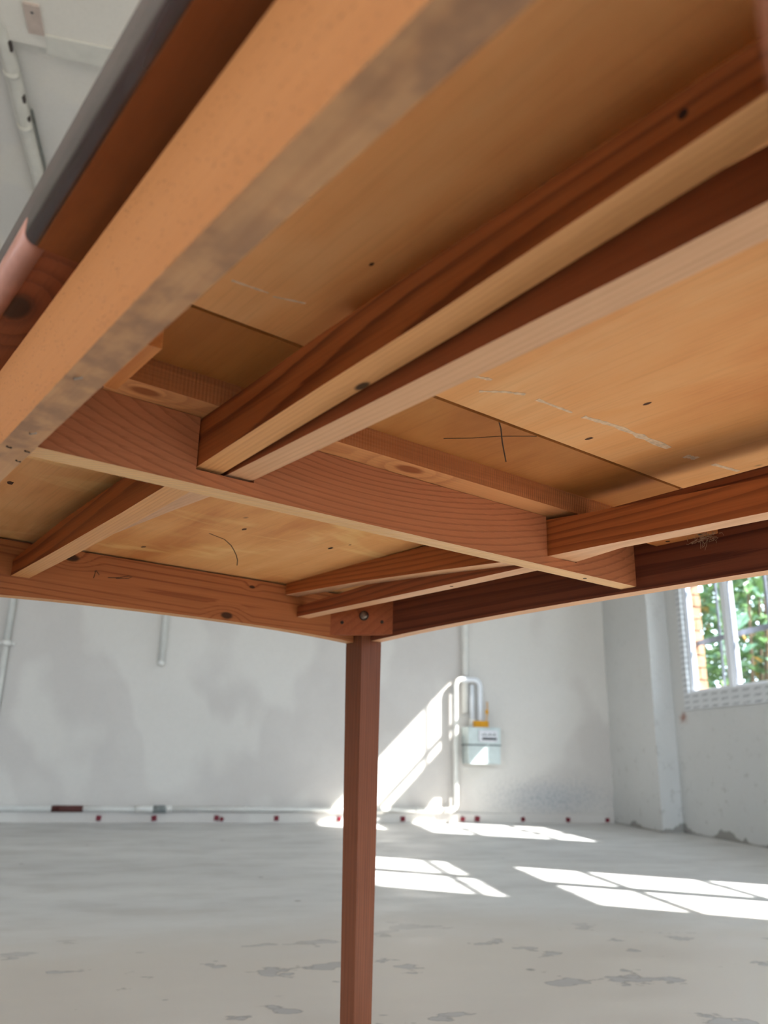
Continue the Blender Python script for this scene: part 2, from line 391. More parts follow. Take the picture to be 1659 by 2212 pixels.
def window(n, s0, s1, z0, z1, label, full=True):
    w = empty('window_%d' % n, RW_O, RW_A); tag(w, label, kind='structure')
    # outer frame still wrapped in printed film
    bm = BM()
    fb = 0.105
    add_box(bm, -0.012, 0.07, s0, s1, z0, z0 + fb); add_box(bm, -0.012, 0.07, s0, s1, z1 - 0.06, z1)
    add_box(bm, -0.012, 0.07, s0, s0 + 0.055, z0 + fb, z1 - 0.06); add_box(bm, -0.012, 0.07, s1 - 0.055, s1, z0 + fb, z1 - 0.06)
    finish('frame', bm, M['film'], w, bevel=0.003)
    zt = 1.80
    bm = BM(); add_box(bm, 0.0, 0.07, s0 + 0.055, s1 - 0.055, zt, zt + 0.20); finish('transom', bm, M['white_plastic'], w, bevel=0.004)
    sm = (s0 + s1) / 2
    bm = BM(); add_box(bm, 0.005, 0.065, sm - 0.022, sm + 0.022, z0 + fb, zt); add_box(bm, 0.005, 0.065, sm - 0.022, sm + 0.022, zt + 0.2, z1 - 0.06)
    finish('mullion', bm, M['white_plastic'], w, bevel=0.004)
    for (a, b) in ((s0 + 0.055, sm - 0.022), (sm + 0.022, s1 - 0.055)):
        for (p, q) in ((z0 + fb, zt), (zt + 0.20, z1 - 0.06)):
            bm = BM(); t = 0.018
            add_box(bm, 0.015, 0.05, a, b, p, p + t); add_box(bm, 0.015, 0.05, a, b, q - t, q)
            add_box(bm, 0.015, 0.05, a, a + t, p + t, q - t); add_box(bm, 0.015, 0.05, b - t, b, p + t, q - t)
            sash = finish('sash', bm, M['white_plastic'], w, bevel=0.003)
            bm = BM(); add_box(bm, 0.03, 0.034, a + t, b - t, p + t, q - t); finish('pane', bm, M['glass'], sash)
            bm = BM(); add_box(bm, 0.022, 0.029, a + t, a + t + 0.006, p + t, q - t); add_box(bm, 0.022, 0.029, b - t - 0.006, b - t, p + t, q - t)
            finish('seal', bm, M['grey_seal'], sash)
    # iron grille on the outside
    for s in (s0 + 0.27, s1 - 0.27):
        bm = BM(); add_tube(bm, [(0.125, s, z0), (0.125, s, z1)], 0.009, 8); finish('grille_bar', bm, M['iron'], w, smooth=True)
    for z in (1.20, 1.60, 2.20):
        bm = BM(); add_box(bm, 0.112, 0.12, s0, s1, z - 0.017, z + 0.017); finish('grille_rail', bm, M['iron'], w)
    return w
lab = ['white window with printed film on its frame, beside the corner pier', 'white window between the table side and the corner window', 'white window level with the table', 'white window behind the table']
for i, (a, b, c, d) in enumerate(WIN): window(i + 1, a, b, c, d, lab[i])

# low ledge of bare render along the foot of the far wall
bm = BM(); add_box(bm, LEFT_X, 3.06, FAR_Y - 0.02, FAR_Y, 0, 0.062)
tag(finish('baseboard_far', bm, M['wall'], bevel=0.004), 'low plaster ledge along the foot of the far wall', kind='structure')

# ------------------------------------------------------------------ the table
# table frame: v across the table, u along it, z above the lens; the lens stands over the frame's origin
T_ROT = math.radians(24.66)
VC, UC = 0.4612, 0.554
def L(v, u, z): return (v - VC, u - UC, z + CAM_H)
c_, s_ = math.cos(T_ROT), math.sin(T_ROT)
table = empty('extending_table', (VC * c_ - UC * s_, VC * s_ + UC * c_, 0), T_ROT)
tag(table, 'old pine extending table with slotted slides, arched aprons and plywood draw leaves', 'table')

def tbox(bm, v0, v1, u0, u1, z0, z1): add_box(bm, v0 - VC, v1 - VC, u0 - UC, u1 - UC, z0 + CAM_H, z1 + CAM_H)
S = srgb
RED_L, RED_D = S(176, 104, 62), S(104, 46, 22)
def kn(v, u, z, r, amp): return (*L(v, u, z), r, amp)
W = {}
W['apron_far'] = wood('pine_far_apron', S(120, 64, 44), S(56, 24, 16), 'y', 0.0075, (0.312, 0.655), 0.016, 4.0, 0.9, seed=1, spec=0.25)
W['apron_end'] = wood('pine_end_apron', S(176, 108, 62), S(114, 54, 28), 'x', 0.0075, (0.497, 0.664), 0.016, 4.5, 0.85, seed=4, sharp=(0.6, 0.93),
                      knots=[kn(0.547, 1.075, 0.1935, 0.006, 0.016), kn(0.3142, 1.075, 0.2427, 0.006, 0.016), kn(0.586, 1.075, 0.2419, 0.0030, 0.006)])
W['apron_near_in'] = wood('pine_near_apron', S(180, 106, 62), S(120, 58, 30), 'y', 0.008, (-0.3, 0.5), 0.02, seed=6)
W['apron_face'] = wood('flecked_apron_face', S(176, 112, 60), S(148, 82, 34), 'y', 0.02, (-0.2, 0.7), 0.02, 3.0, 0.3, fibre=0.12, flecks=0.9, seed=2)
def ink(n, col):
    # old printing ink soaked into the rough underside, smudged grey-violet blotches
    s = n.sep(n.obj())
    a = n.noise(n.comb(n.math('MULTIPLY', s[0], 1.3), s[1], 0.0), 30, 3, 0.6).outputs[0]
    b = n.noise(n.comb(s[0], n.math('MULTIPLY', s[1], 0.5), 5.0), 14, 3).outputs[0]
    k = n.math('MULTIPLY', n.maprange(a, 0.40, 0.62, 0, 0.7), n.maprange(b, 0.36, 0.56, 0.25, 1))
    col = n.mix(k, col, S(134, 102, 84))
    return n.mix(n.maprange(b, 0.40, 0.66, 0.0, 0.45), col, S(168, 130, 102))
W['apron_under'] = wood('inky_apron_underside', S(206, 158, 112), S(176, 120, 78), 'y', 0.005, (-0.1, 0.1), 0.012, seed=3, strength=0.4, stain=ink)
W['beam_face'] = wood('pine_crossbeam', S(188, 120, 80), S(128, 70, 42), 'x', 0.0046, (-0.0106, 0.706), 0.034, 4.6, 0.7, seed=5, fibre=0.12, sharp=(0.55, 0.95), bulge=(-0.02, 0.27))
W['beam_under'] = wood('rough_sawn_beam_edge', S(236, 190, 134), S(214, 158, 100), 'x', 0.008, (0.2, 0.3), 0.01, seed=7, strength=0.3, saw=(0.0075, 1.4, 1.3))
W['cleat_face'] = wood('rough_sawn_cleat', S(186, 116, 66), S(146, 80, 42), 'x', 0.006, (0.3, 0.6), 0.012, seed=8, strength=0.35, saw=(0.003, 0.0, 0.7), fibre=0.3)
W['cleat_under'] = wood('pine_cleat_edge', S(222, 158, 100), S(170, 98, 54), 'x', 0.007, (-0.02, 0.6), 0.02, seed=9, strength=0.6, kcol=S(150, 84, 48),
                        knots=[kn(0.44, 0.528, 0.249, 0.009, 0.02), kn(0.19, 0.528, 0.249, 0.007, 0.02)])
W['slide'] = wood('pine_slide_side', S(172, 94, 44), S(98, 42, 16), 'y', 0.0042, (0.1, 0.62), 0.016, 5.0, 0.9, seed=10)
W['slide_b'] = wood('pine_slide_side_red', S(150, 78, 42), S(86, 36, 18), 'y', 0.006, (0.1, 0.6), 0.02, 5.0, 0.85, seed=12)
W['slide_under'] = wood('pine_slide_edge_bounce', S(226, 166, 104), S(196, 128, 72), 'y', 0.004, (0.35, 0.5), 0.01, seed=11, strength=0.5, knots=[kn(0.262, 0.36, 0.214, 0.004, 0.003)])  # undersides paler than the sides: raw wood plus floor bounce in the colour
W['slide_pale'] = wood('pale_slide_edge_bounce', S(226, 176, 132), S(202, 146, 102), 'y', 0.0045, (0.25, 0.4), 0.01, seed=13, strength=0.45)  # paler underside tone, partly bare wood, partly bounced light painted in
W['block'] = wood('orange_pine_block', S(214, 138, 72), S(176, 96, 44), 'y', 0.01, (0.2, 0.4), 0.02, seed=14, strength=0.5)
W['corner'] = wood('red_pine_corner_block', S(166, 90, 50), S(132, 62, 32), 'x', 0.012, (0.1, 0.3), 0.02, seed=15, strength=0.4)
W['leg'] = wood('pine_leg', S(120, 66, 39), S(92, 46, 24), 'z', 0.004, (0.9, 0.2), 0.01, 3.0, 0.5, seed=16, fibre=0.3)
W['centre'] = wood('dark_knotty_centre_board', S(150, 78, 44), S(76, 32, 20), 'y', 0.013, (-0.46, 0.5), 0.03, 5.0, 0.8, seed=17, knots=[kn(0.094, 0.515, 0.272, 0.012, 0.05)])
def ply(name, light, mid, dark, seed, wisps=0.0):
    n = NT(name, 0.55, 0.25)
    s = n.sep(n.obj())
    st = n.comb(s[0], n.math('MULTIPLY', s[1], 0.22), seed)
    na = n.noise(st, 16, 5, 0.6); na.inputs['Distortion'].default_value = 0.6; a = na.outputs[0]; b = n.noise(n.comb(s[0], n.math('MULTIPLY', s[1], 0.45), seed + 3), 6, 4, 0.55).outputs[0]
    t = n.math('ADD', n.math('MULTIPLY', a, 0.5), n.math('MULTIPLY', b, 0.5))
    col = n.ramp(t, [(0.34, dark), (0.5, mid), (0.66, light)])
    fib = n.noise(n.comb(s[0], n.math('MULTIPLY', s[1], 0.03), seed), 300, 3).outputs[0]
    col = n.mix(n.maprange(fib, 0.45, 0.75, 0, 0.16), col, tuple(c * 0.6 for c in dark[:3]) + (1,))
    if wisps:
        w = n.noise(n.comb(n.math('MULTIPLY', s[0], 0.35), s[1], seed + 8), 16, 4, 0.5)
        w.inputs['Distortion'].default_value = 1.2
        col = n.mix(n.maprange(w.outputs[0], 0.53, 0.68, 0, wisps), col, tuple(min(1, c * 1.5) for c in light[:3]) + (1,))
    vo = n.new('ShaderNodeTexVoronoi'); n.link(n.comb(s[0], n.math('MULTIPLY', s[1], 0.6), seed), vo.inputs['Vector']); vo.inputs['Scale'].default_value = 11
    k = n.math('MULTIPLY', n.maprange(vo.outputs['Distance'], 0.02, 0.05, 1, 0), n.maprange(n.noise(n.obj(), 5, 1).outputs[0], 0.5, 0.54, 0, 0.8))
    col = n.mix(k, col, (0.05, 0.022, 0.012, 1))
    n.color(col); n.bump(fib, 0.2, 0.0005)
    return n.m
W['border'] = ply('ply_border_shade', S(150, 88, 46), S(128, 70, 34), S(106, 54, 24), 11.0)  # shade under the leaf overhang, put into a darker ply colour
W['lip'] = plain('dark_brown_lacquer', S(66, 45, 42), 0.22, 0, 0.5, 0.08, 40)
W['lip_centre'] = plain('worn_brown_lacquer', S(158, 110, 94), 0.4, 0, 0.4, 0.12, 30)
W['ply_near'] = ply('birch_ply_near_leaf', S(244, 190, 132), S(238, 172, 108), S(222, 144, 82), 1.0)
W['ply_far'] = ply('birch_ply_far_leaf', S(242, 188, 126), S(230, 166, 102), S(202, 130, 72), 7.0, 0.35)
W['ply_centre'] = ply('dark_ply_centre', S(202, 142, 82), S(184, 120, 64), S(158, 96, 48), 4.0)

# aprons with arched undersides ------------------------------------------------
def arch(t, t0, t1, mid, drop):
    x = (t - (t0 + t1) / 2) / ((t1 - t0) / 2)
    return mid - drop * abs(x) ** 2.6
Z_T = 0.2575
U0, U1 = 0.018, 1.075            # inner faces of the end aprons
V0, V1 = 0.123, 0.7994           # inner faces of the long aprons
TH = 0.021
def apron(along, lo, hi, fix0, fix1, ztop, mid, drop, mats, pick, bev=0.0008):
    bm = BM(); n = 36; A = []; B = []
    for i in range(n + 1):
        t = lo + (hi - lo) * i / n; zb = arch(t, lo, hi, mid, drop)
        for lst, fx in ((A, fix0), (B, fix1)):
            p = (fx, t) if along == 'u' else (t, fx)
            lst.append((bm.verts.new(L(p[0], p[1], zb)), bm.verts.new(L(p[0], p[1], ztop))))
    for i in range(n):
        bm.faces.new((A[i][0], A[i + 1][0], A[i + 1][1], A[i][1])); bm.faces.new((B[i][1], B[i + 1][1], B[i + 1][0], B[i][0]))
        bm.faces.new((A[i][1], A[i + 1][1], B[i + 1][1], B[i][1])); bm.faces.new((A[i][0], B[i][0], B[i + 1][0], A[i + 1][0]))
    bm.faces.new((A[0][0], A[0][1], B[0][1], B[0][0])); bm.faces.new((A[n][0], B[n][0], B[n][1], A[n][1]))
    return finish('apron', bm, mats, table, pick=pick, bevel=bev, segs=2)
near_apron = apron('u', U0 - TH, U1 + TH, V0 - 0.02, V0, 0.2575, 0.1885, 0.012, [W['apron_near_in'], W['apron_face'], W['apron_under']],
                   lambda n, c: 1 if n.x < -0.95 else (2 if n.z < -0.95 else 0), bev=0.002)
near_apron['label'] = 'long apron, flecked outside and stained with old print underneath'
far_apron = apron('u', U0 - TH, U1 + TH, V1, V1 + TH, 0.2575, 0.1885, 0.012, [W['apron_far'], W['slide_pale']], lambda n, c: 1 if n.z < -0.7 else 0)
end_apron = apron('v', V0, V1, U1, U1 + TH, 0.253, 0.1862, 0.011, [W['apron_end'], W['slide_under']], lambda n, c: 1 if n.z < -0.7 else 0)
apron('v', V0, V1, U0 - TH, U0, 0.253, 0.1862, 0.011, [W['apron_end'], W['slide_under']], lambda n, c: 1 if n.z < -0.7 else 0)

# slotted crossbeam: a bar with two open-topped notches -------------------------
XB0, XB1 = 0.5434, 0.5648
LA, LB = 0.2425, 0.2684          # left slide lanes
RA, RB = 0.6457, 0.6684          # right slide lanes
SW = 0.0222                      # slide width
prof = [(V0, 0.194), (V1, 0.194), (V1, 0.2485), (RB + SW + 0.001, 0.2485), (RB + SW + 0.001, 0.2050), (RA - 0.0015, 0.2050), (RA - 0.0015, 0.2485),
        (LB + SW + 0.001, 0.2485), (LB + SW + 0.001, 0.2057), (LA - 0.001, 0.2057), (LA - 0.001, 0.2485), (V0, 0.2485)]
bm = BM(); add_prism(bm, [L(v, XB0, z) for v, z in prof], [L(v, XB1, z) for v, z in prof])
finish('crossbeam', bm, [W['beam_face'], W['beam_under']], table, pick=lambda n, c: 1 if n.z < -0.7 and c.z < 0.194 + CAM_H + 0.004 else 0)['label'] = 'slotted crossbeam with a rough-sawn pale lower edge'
# dark sleeve of shadowed wood is the slot itself; the cleat bridges it
bm = BM(); tbox(bm, V0 + 0.041, V1 - 0.021, 0.5156, 0.592, 0.249, 0.270)
finish('cleat', bm, [W['cleat_face'], W['cleat_under']], table, pick=lambda n, c: 1 if n.z < -0.7 else 0, bevel=0.0008)
for (v0, v1) in ((V0, 0.1645), (0.7798, V1)):
    for (u0, u1) in ((0.437, 0.513), (0.595, 0.671)):
        bm = BM(); tbox(bm, v0, v1, u0, u1, 0.237, 0.2745)
        finish('glue_block', bm, W['block'], table, bevel=0.004)

# slides ------------------------------------------------------------------------
def slide(v, pts, mats, name_label):
    bm = BM()
    lo = [L(v, u, zb) for u, zb, zt in pts] + [L(v, u, zt) for u, zb, zt in reversed(pts)]
    hi = [L(v + SW, u, zb) for u, zb, zt in pts] + [L(v + SW, u, zt) for u, zb, zt in reversed(pts)]
    k = len(pts); A = [bm.verts.new(p) for p in lo]; B = [bm.verts.new(p) for p in hi]; m = 2 * k
    for X, rev in ((A, False), (B, True)):
        for i in range(k - 1):
            q = [X[i], X[i + 1], X[m - 2 - i], X[m - 1 - i]]
            bm.faces.new(q[::-1] if rev else q)
    for i in range(m): bm.faces.new((A[i], A[(i + 1) % m], B[(i + 1) % m], B[i]))
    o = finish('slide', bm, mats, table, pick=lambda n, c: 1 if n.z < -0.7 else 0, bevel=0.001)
    return o
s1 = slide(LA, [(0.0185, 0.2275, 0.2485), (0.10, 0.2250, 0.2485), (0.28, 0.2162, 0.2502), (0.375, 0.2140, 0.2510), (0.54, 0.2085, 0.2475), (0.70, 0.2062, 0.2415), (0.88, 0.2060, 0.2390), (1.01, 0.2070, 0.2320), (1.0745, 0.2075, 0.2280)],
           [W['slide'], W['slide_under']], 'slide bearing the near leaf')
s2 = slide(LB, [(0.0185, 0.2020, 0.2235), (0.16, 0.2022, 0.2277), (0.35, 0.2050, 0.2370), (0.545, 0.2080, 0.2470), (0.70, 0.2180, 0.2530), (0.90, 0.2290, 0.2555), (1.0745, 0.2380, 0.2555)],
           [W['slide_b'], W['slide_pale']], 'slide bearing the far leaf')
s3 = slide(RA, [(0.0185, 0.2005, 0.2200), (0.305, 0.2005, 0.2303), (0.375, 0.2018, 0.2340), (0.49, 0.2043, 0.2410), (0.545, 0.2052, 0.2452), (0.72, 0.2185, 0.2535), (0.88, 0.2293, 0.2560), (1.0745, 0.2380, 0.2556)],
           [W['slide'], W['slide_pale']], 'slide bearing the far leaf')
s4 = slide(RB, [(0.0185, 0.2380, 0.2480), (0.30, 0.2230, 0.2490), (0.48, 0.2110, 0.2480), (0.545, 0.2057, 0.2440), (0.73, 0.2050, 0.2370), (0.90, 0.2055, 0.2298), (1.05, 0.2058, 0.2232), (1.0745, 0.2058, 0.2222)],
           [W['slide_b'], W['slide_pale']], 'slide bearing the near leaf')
for (v, u0, u1, z) in ((LA, 0.05, 0.37, 0.2500),):
    bm = BM(); tbox(bm, v + 0.0198, v + SW - 0.0003, u0, u1, z - 0.002, 0.270); finish('packing_strip', bm, W['block'], table)

# draw leaves, centre board and top ------------------------------------------------
E0, E1 = 0.0766, 0.8458
ENDA, ENDB = -0.036, 1.170
def lipping(v_edge, inner, z0, z1, u0, u1, mat, parent, r, name='edge_lipping'):
    """strip along a long edge with its lower outer corner rounded"""
    sgn = 1 if inner > v_edge else -1
    p = [(inner, z0)]
    for i in range(9):
        a = math.radians(270 - 90 * i / 8)
        p.append((v_edge + sgn * (r + r * math.cos(a)), z0 + r + r * math.sin(a)))
    p += [(v_edge, z1), (inner, z1)]
    if sgn < 0: p = p[::-1]
    bm = BM(); add_prism(bm, [L(v, u0, z) for v, z in p], [L(v, u1, z) for v, z in p])
    o = finish(name, bm, mat, parent)
    for f in o.data.polygons: f.use_smooth = len(f.vertices) == 4
    return o
for (u0, u1, zl, key, lb) in ((ENDA, 0.4295, 0.270, 'ply_near', 'plywood draw leaf with white tape residue underneath'), (0.6785, ENDB, 0.2558, 'ply_far', 'plywood draw leaf with a curled pencil line underneath')):
    bm = BM(); tbox(bm, E0 + 0.0072, E1 - 0.0072, u0, u1, zl, zl + 0.018)
    lf = finish('draw_leaf', bm, W[key], table); lf['label'] = lb
    ue = (u0 - 0.004, u0 + 0.002) if u0 < 0 else (u1 - 0.002, u1 + 0.004)
    bm = BM(); tbox(bm, E0 + 0.004, E1 - 0.004, ue[0], ue[1], zl - 0.0003, zl + 0.0183); finish('end_lipping', bm, W['lip'], lf, bevel=0.0015)
    for v0, v1 in ((E0 + 0.0072, 0.150), (0.772, E1 - 0.0072)):  # thin dark sheets added along the leaf margins to paint in their shade
        bm = BM(); tbox(bm, v0, v1, u0, u1, zl - 0.0006, zl); finish('shade_border', bm, W['border'], lf)
    for ed, inn in ((E0, E0 + 0.0074), (E1, E1 - 0.0074)): lipping(ed, inn, zl, zl + 0.018, u0, u1, W['lip'], lf, 0.0070)
bm = BM(); tbox(bm, 0.164, 0.727, 0.4335, 0.6745, 0.270, 0.2745)
strip = finish('centre_panel', bm, W['ply_centre'], table); strip['label'] = 'darker plywood strip with a pencil cross'
bm = BM(); tbox(bm, E0 + 0.0115, E1 - 0.0115, 0.4350, 0.673, 0.2745, 0.288)
cb = finish('centre_board', bm, W['centre'], table); cb['label'] = 'dark knotty board between the draw leaves'
lipping(E0, E0 + 0.012, 0.2715, 0.288, 0.4335, 0.6745, W['lip_centre'], cb, 0.0075); lipping(E1, E1 - 0.012, 0.2715, 0.288, 0.4335, 0.6745, W['lip_centre'], cb, 0.0075)
bm = BM(); tbox(bm, E0 + 0.001, E1 - 0.001, ENDA, ENDB, 0.2885, 0.306)
finish('tabletop', bm, W['lip'], table, bevel=0.002, segs=2)

# legs and corner blocks ------------------------------------------------------------
def leg(sv, su):
    def fl(v, u): return ((2 * VC - v) if sv < 0 else v, (2 * UC - 0.015 - u) if su < 0 else u)
    top = [(0.780, 1.052), (0.8200, 1.052), (0.8200, 1.0955), (0.780, 1.0955)]; bot = [(0.789, 1.057), (0.820, 1.057), (0.820, 1.090), (0.789, 1.090)]
    secs = [(top, 0.2555), (top, 0.170), (bot, -CAM_H)]
    bm = BM(); rings = [[bm.verts.new(L(*fl(v, u), z)) for v, u in s] for s, z in secs]
    for A, B in zip(rings, rings[1:]):
        for j in range(4): bm.faces.new((A[j], A[(j + 1) % 4], B[(j + 1) % 4], B[j]))
    bm.faces.new(rings[0]); bm.faces.new(rings[-1][::-1])
    finish('leg', bm, W['leg'], table, bevel=0.0025, segs=2)
    # corner block bolted through to the leg
    pl = [fl(*p) for p in ((0.733, U1), (V1, 0.9965), (V1, 1.020), (0.7525, U1))]
    bm = BM(); add_prism(bm, [L(v, u, 0.1845) for v, u in pl], [L(v, u, 0.2400) for v, u in pl])
    cb_ = finish('corner_block', bm, W['corner'], table, bevel=0.001)
    a = Vector(L(*pl[0], 0.2145)); b = Vector(L(*pl[1], 0.2145)); d = (b - a).normalized()
    nrm = Vector((d.y, -d.x, 0)); cen = Vector((0, 0, 0.5))
    if nrm.dot(Vector((0, 0, 0)) - a) < 0: nrm = -nrm
    nrm.z = 0
    mid = a.lerp(b, 0.54)
    bm = BM(); add_tube(bm, [mid - nrm * 0.004, mid + nrm * 0.0012], 0.0078, 20); finish('washer', bm, M['dark_steel'], cb_)
    bm = BM(); add_tube(bm, [mid + nrm * 0.0004, mid + nrm * 0.004, mid + nrm * 0.0056], [0.0060, 0.0058, 0.0040], 18); finish('bolt', bm, M['steel'], cb_, smooth=False)
    for t in (0.19, 0.83):
        q = a.lerp(b, t); q.z -= 0.0105
        bm = BM(); add_tube(bm, [q - nrm * 0.003, q + nrm * 0.0006], 0.0028, 12); finish('screw', bm, M['dark_steel'], cb_)
for sv in (1, -1):
    for su in (1, -1): leg(sv, su)

# small marks and fixings on the table ------------------------------------------------
pencil = plain('pencil_lead', S(70, 48, 34), 0.6, vary=0.2)
chalk = plain('white_tape_residue', S(236, 206, 172), 0.7, vary=0.12, scale=200)
hole_m = plain('screw_hole', S(52, 30, 20), 0.8)
def ribbon(name, pts, width, z, mat, parent, thick=0.0003, ragged=0.0):
    """thin flat mark lying on the underside at height z"""
    bm = BM(); P = [Vector((p[0], p[1])) for p in pts]; rows = []
    for i, p in enumerate(P):
        t = (P[min(i + 1, len(P) - 1)] - P[max(i - 1, 0)]).normalized(); n = Vector((-t.y, t.x))
        w = width * (0.5 + random.uniform(-ragged, ragged))
        rows.append([L(*(p + n * w), z), L(*(p - n * w), z), L(*(p - n * w), z - thick), L(*(p + n * w), z - thick)])
    R = [[bm.verts.new(q) for q in r] for r in rows]
    for A, B in zip(R, R[1:]):
        for j in range(4): bm.faces.new((A[j], A[(j + 1) % 4], B[(j + 1) % 4], B[j]))
    bm.faces.new(R[0][::-1]); bm.faces.new(R[-1])
    return finish(name, bm, mat, parent)
ribbon('pencil_mark', [(0.4480, 0.4909), (0.4664, 0.4735), (0.4816, 0.4545), (0.5029, 0.4359), (0.5060, 0.4337)], 0.0009, 0.270, pencil, strip)
ribbon('pencil_mark', [(0.4590, 0.4337), (0.4694, 0.4416), (0.4934, 0.4629), (0.5320, 0.4950)], 0.0011, 0.270, pencil, strip)
near_leaf = [o for o in table.children if o.name.startswith('draw_leaf')][0]
far_leaf = [o for o in table.children if o.name.startswith('draw_leaf')][1]
speck = plain('pin_knot', S(84, 50, 30), 0.7)
for lf, z, pts in ((near_leaf, 0.270, ((0.5443, 0.4069, 1.0), (0.5201, 0.3317, 0.8), (0.2384, 0.3224, 0.5), (0.285, 0.2656, 0.4))), (far_leaf, 0.2558, ((0.4389, 0.8338, 1.2), (0.568, 0.8395, 1.4), (0.5767, 0.8087, 0.6), (0.3818, 1.0016, 1.2), (0.1754, 0.8398, 1.4)))):
    for v, u, k in pts:
        bm = BM(); n = 9
        ring = [L(v + 0.0022 * k * math.cos(2 * math.pi * i / n) * random.uniform(0.7, 1.2), u + 0.0045 * k * math.sin(2 * math.pi * i / n) * random.uniform(0.7, 1.2), z + 0.001) for i in range(n)]
        add_prism(bm, ring, [(p[0], p[1], p[2] - 0.0012) for p in ring]); finish('pin_knot', bm, speck, lf)
def seg(a, b, n): return [(a[0] + (b[0] - a[0]) * i / n, a[1] + (b[1] - a[1]) * i / n) for i in range(n + 1)]
for a, b, w in (((0.3831, 0.3857), (0.3969, 0.3814), 0.003), ((0.4038, 0.4017), (0.4192, 0.3896), 0.0025), ((0.4192, 0.3896), (0.4347, 0.3823), 0.003), ((0.4485, 0.3827), (0.4889, 0.3812), 0.0032), ((0.5026, 0.3804), (0.5385, 0.3749), 0.004), ((0.5385, 0.3749), (0.6159, 0.3745), 0.007), ((0.6447, 0.3764), (0.658, 0.3727), 0.007), ((0.6832, 0.3712), (0.7188, 0.3656), 0.004), ((0.1841, 0.3889), (0.2082, 0.3867), 0.0014), ((0.2124, 0.3882), (0.2321, 0.3820), 0.0014)):
    ribbon('tape_residue', seg(a, b, 9), w, 0.270, chalk, near_leaf, ragged=0.25)
ribbon('pencil_mark', [(0.4159, 0.8803), (0.4436, 0.8937), (0.4640, 0.9150), (0.4789, 0.9353), (0.4960, 0.9600), (0.5109, 0.9844), (0.5257, 1.0133)], 0.0011, 0.2558, pencil, far_leaf)
# staples driven into the near apron's underside
def zb_near(u): return arch(u, U0 - TH, U1 + TH, 0.1885, 0.012)
for (v, u, ln, ang, m) in ((0.1093, 0.4056, 0.0045, 2.2, 'steel'), (0.1137, 0.5041, 0.0045, 2.2, 'steel'), (0.1084, 0.5394, 0.003, 0.3, 'dark_steel'), (0.1200, 0.5403, 0.003, 0.3, 'dark_steel'), (0.1205, 0.5637, 0.003, 0.3, 'dark_steel')):
    z = zb_near(u); d = Vector((math.cos(ang), math.sin(ang), 0)) * ln / 2; c = Vector(L(v, u, z))
    bm = BM(); up = Vector((0, 0, 0.004)); dn = Vector((0, 0, -0.0007))
    add_tube(bm, [c - d + up, c - d + dn, c + d + dn, c + d + up], 0.00055, 8)
    finish('staple', bm, M[m], near_apron, smooth=True)
def hole(v, u, z, r, parent, name='screw_hole', axis='z'):
    bm = BM(); c = Vector(L(v, u, z)); ax = {'z': Vector((0, 0, 1)), 'u': Vector((0, 1, 0)), 'v': Vector((1, 0, 0))}[axis]
    add_tube(bm, [c - ax * 0.0002, c + ax * 0.002], r, 12); finish(name, bm, hole_m, parent)
blocks = [o for o in table.children if o.name.startswith('glue_block')]
hole(0.7897, 0.492, 0.237, 0.0026, blocks[2]); hole(0.7897, 0.452, 0.237, 0.0026, blocks[2])
hole(0.6795, 0.730, 0.2050, 0.0024, s4); hole(0.7203, 0.5555, 0.194, 0.0022, [o for o in table.children if o.name.startswith('crossbeam')][0])
hole(LA, 0.129, 0.2384, 0.0022, s1, axis='v')
# two dashes and an arrow pencilled on the end apron
for pts in ([(0.3460, 0.2200), (0.3480, 0.2310)], [(0.3460, 0.2285), (0.3480, 0.2310), (0.3530, 0.2255)], [(0.3650, 0.2235), (0.3800, 0.2255), (0.3930, 0.2300), (0.3985, 0.2295), (0.3930, 0.2265), (0.3760, 0.2240)]):
    bm = BM(); add_tube(bm, [L(v, U1 - 0.0001, z) for v, z in pts], 0.0005, 6); finish('pen_mark', bm, pencil, end_apron)
# fluff caught on the block of the far apron
fluff_m = plain('dusty_fluff', S(196, 168, 140), 0.9, vary=0.2)
bm = BM(); c0 = Vector(L(0.788, 0.446, 0.2355))
for k in range(46):
    a = Vector((random.gauss(0, 0.004), random.gauss(0, 0.008), random.gauss(-0.002, 0.003)))
    p = [c0 + a]
    for j in range(4): p.append(p[-1] + Vector((random.gauss(0, 0.0022), random.gauss(0, 0.0028), random.gauss(-0.0006, 0.0018))))
    add_tube(bm, p, 0.00018, 4)
tag(finish('fluff', bm, fluff_m, blocks[2]), kind='stuff')

# ------------------------------------------------------------------ fixtures on the far wall and ceiling
FY = FAR_Y
def tubething(name, pts, r, mat, label, cat, group=None, seg=14):
    bm = BM(); add_tube(bm, pts, r, seg); o = finish(name, bm, mat, smooth=True)
    for f in o.data.polygons:
        if len(f.vertices) > 4: f.use_smooth = False
    return tag(o, label, cat, group)
# left riser with a collar
e = empty('riser_pipe', (-1.160, FY - 0.03, 0.06)); tag(e, 'white painted riser pipe with a collar at mid height, on the far wall', 'pipe')
bm = BM(); add_tube(bm, [(0, 0, 0.045), (0, 0, 1.02)], 0.0185, 14); finish('lower_pipe', bm, M['white_paint'], e, smooth=True)
bm = BM(); add_tube(bm, [(0, 0, 1.035), (0, 0, CEIL_Z - 0.06)], 0.0205, 14); finish('upper_pipe', bm, M['white_paint'], e, smooth=True)
bm = BM(); add_tube(bm, [(0, 0, 1.012), (0, 0, 1.018), (0, 0, 1.037), (0, 0, 1.043)], [0.024, 0.031, 0.031, 0.024], 16); finish('collar', bm, M['white_paint'], e)
bm = BM(); add_box(bm, -0.05, 0.05, 0.006, 0.03, 1.02, 1.034); finish('clamp', bm, M['white_paint'], e, bevel=0.002)
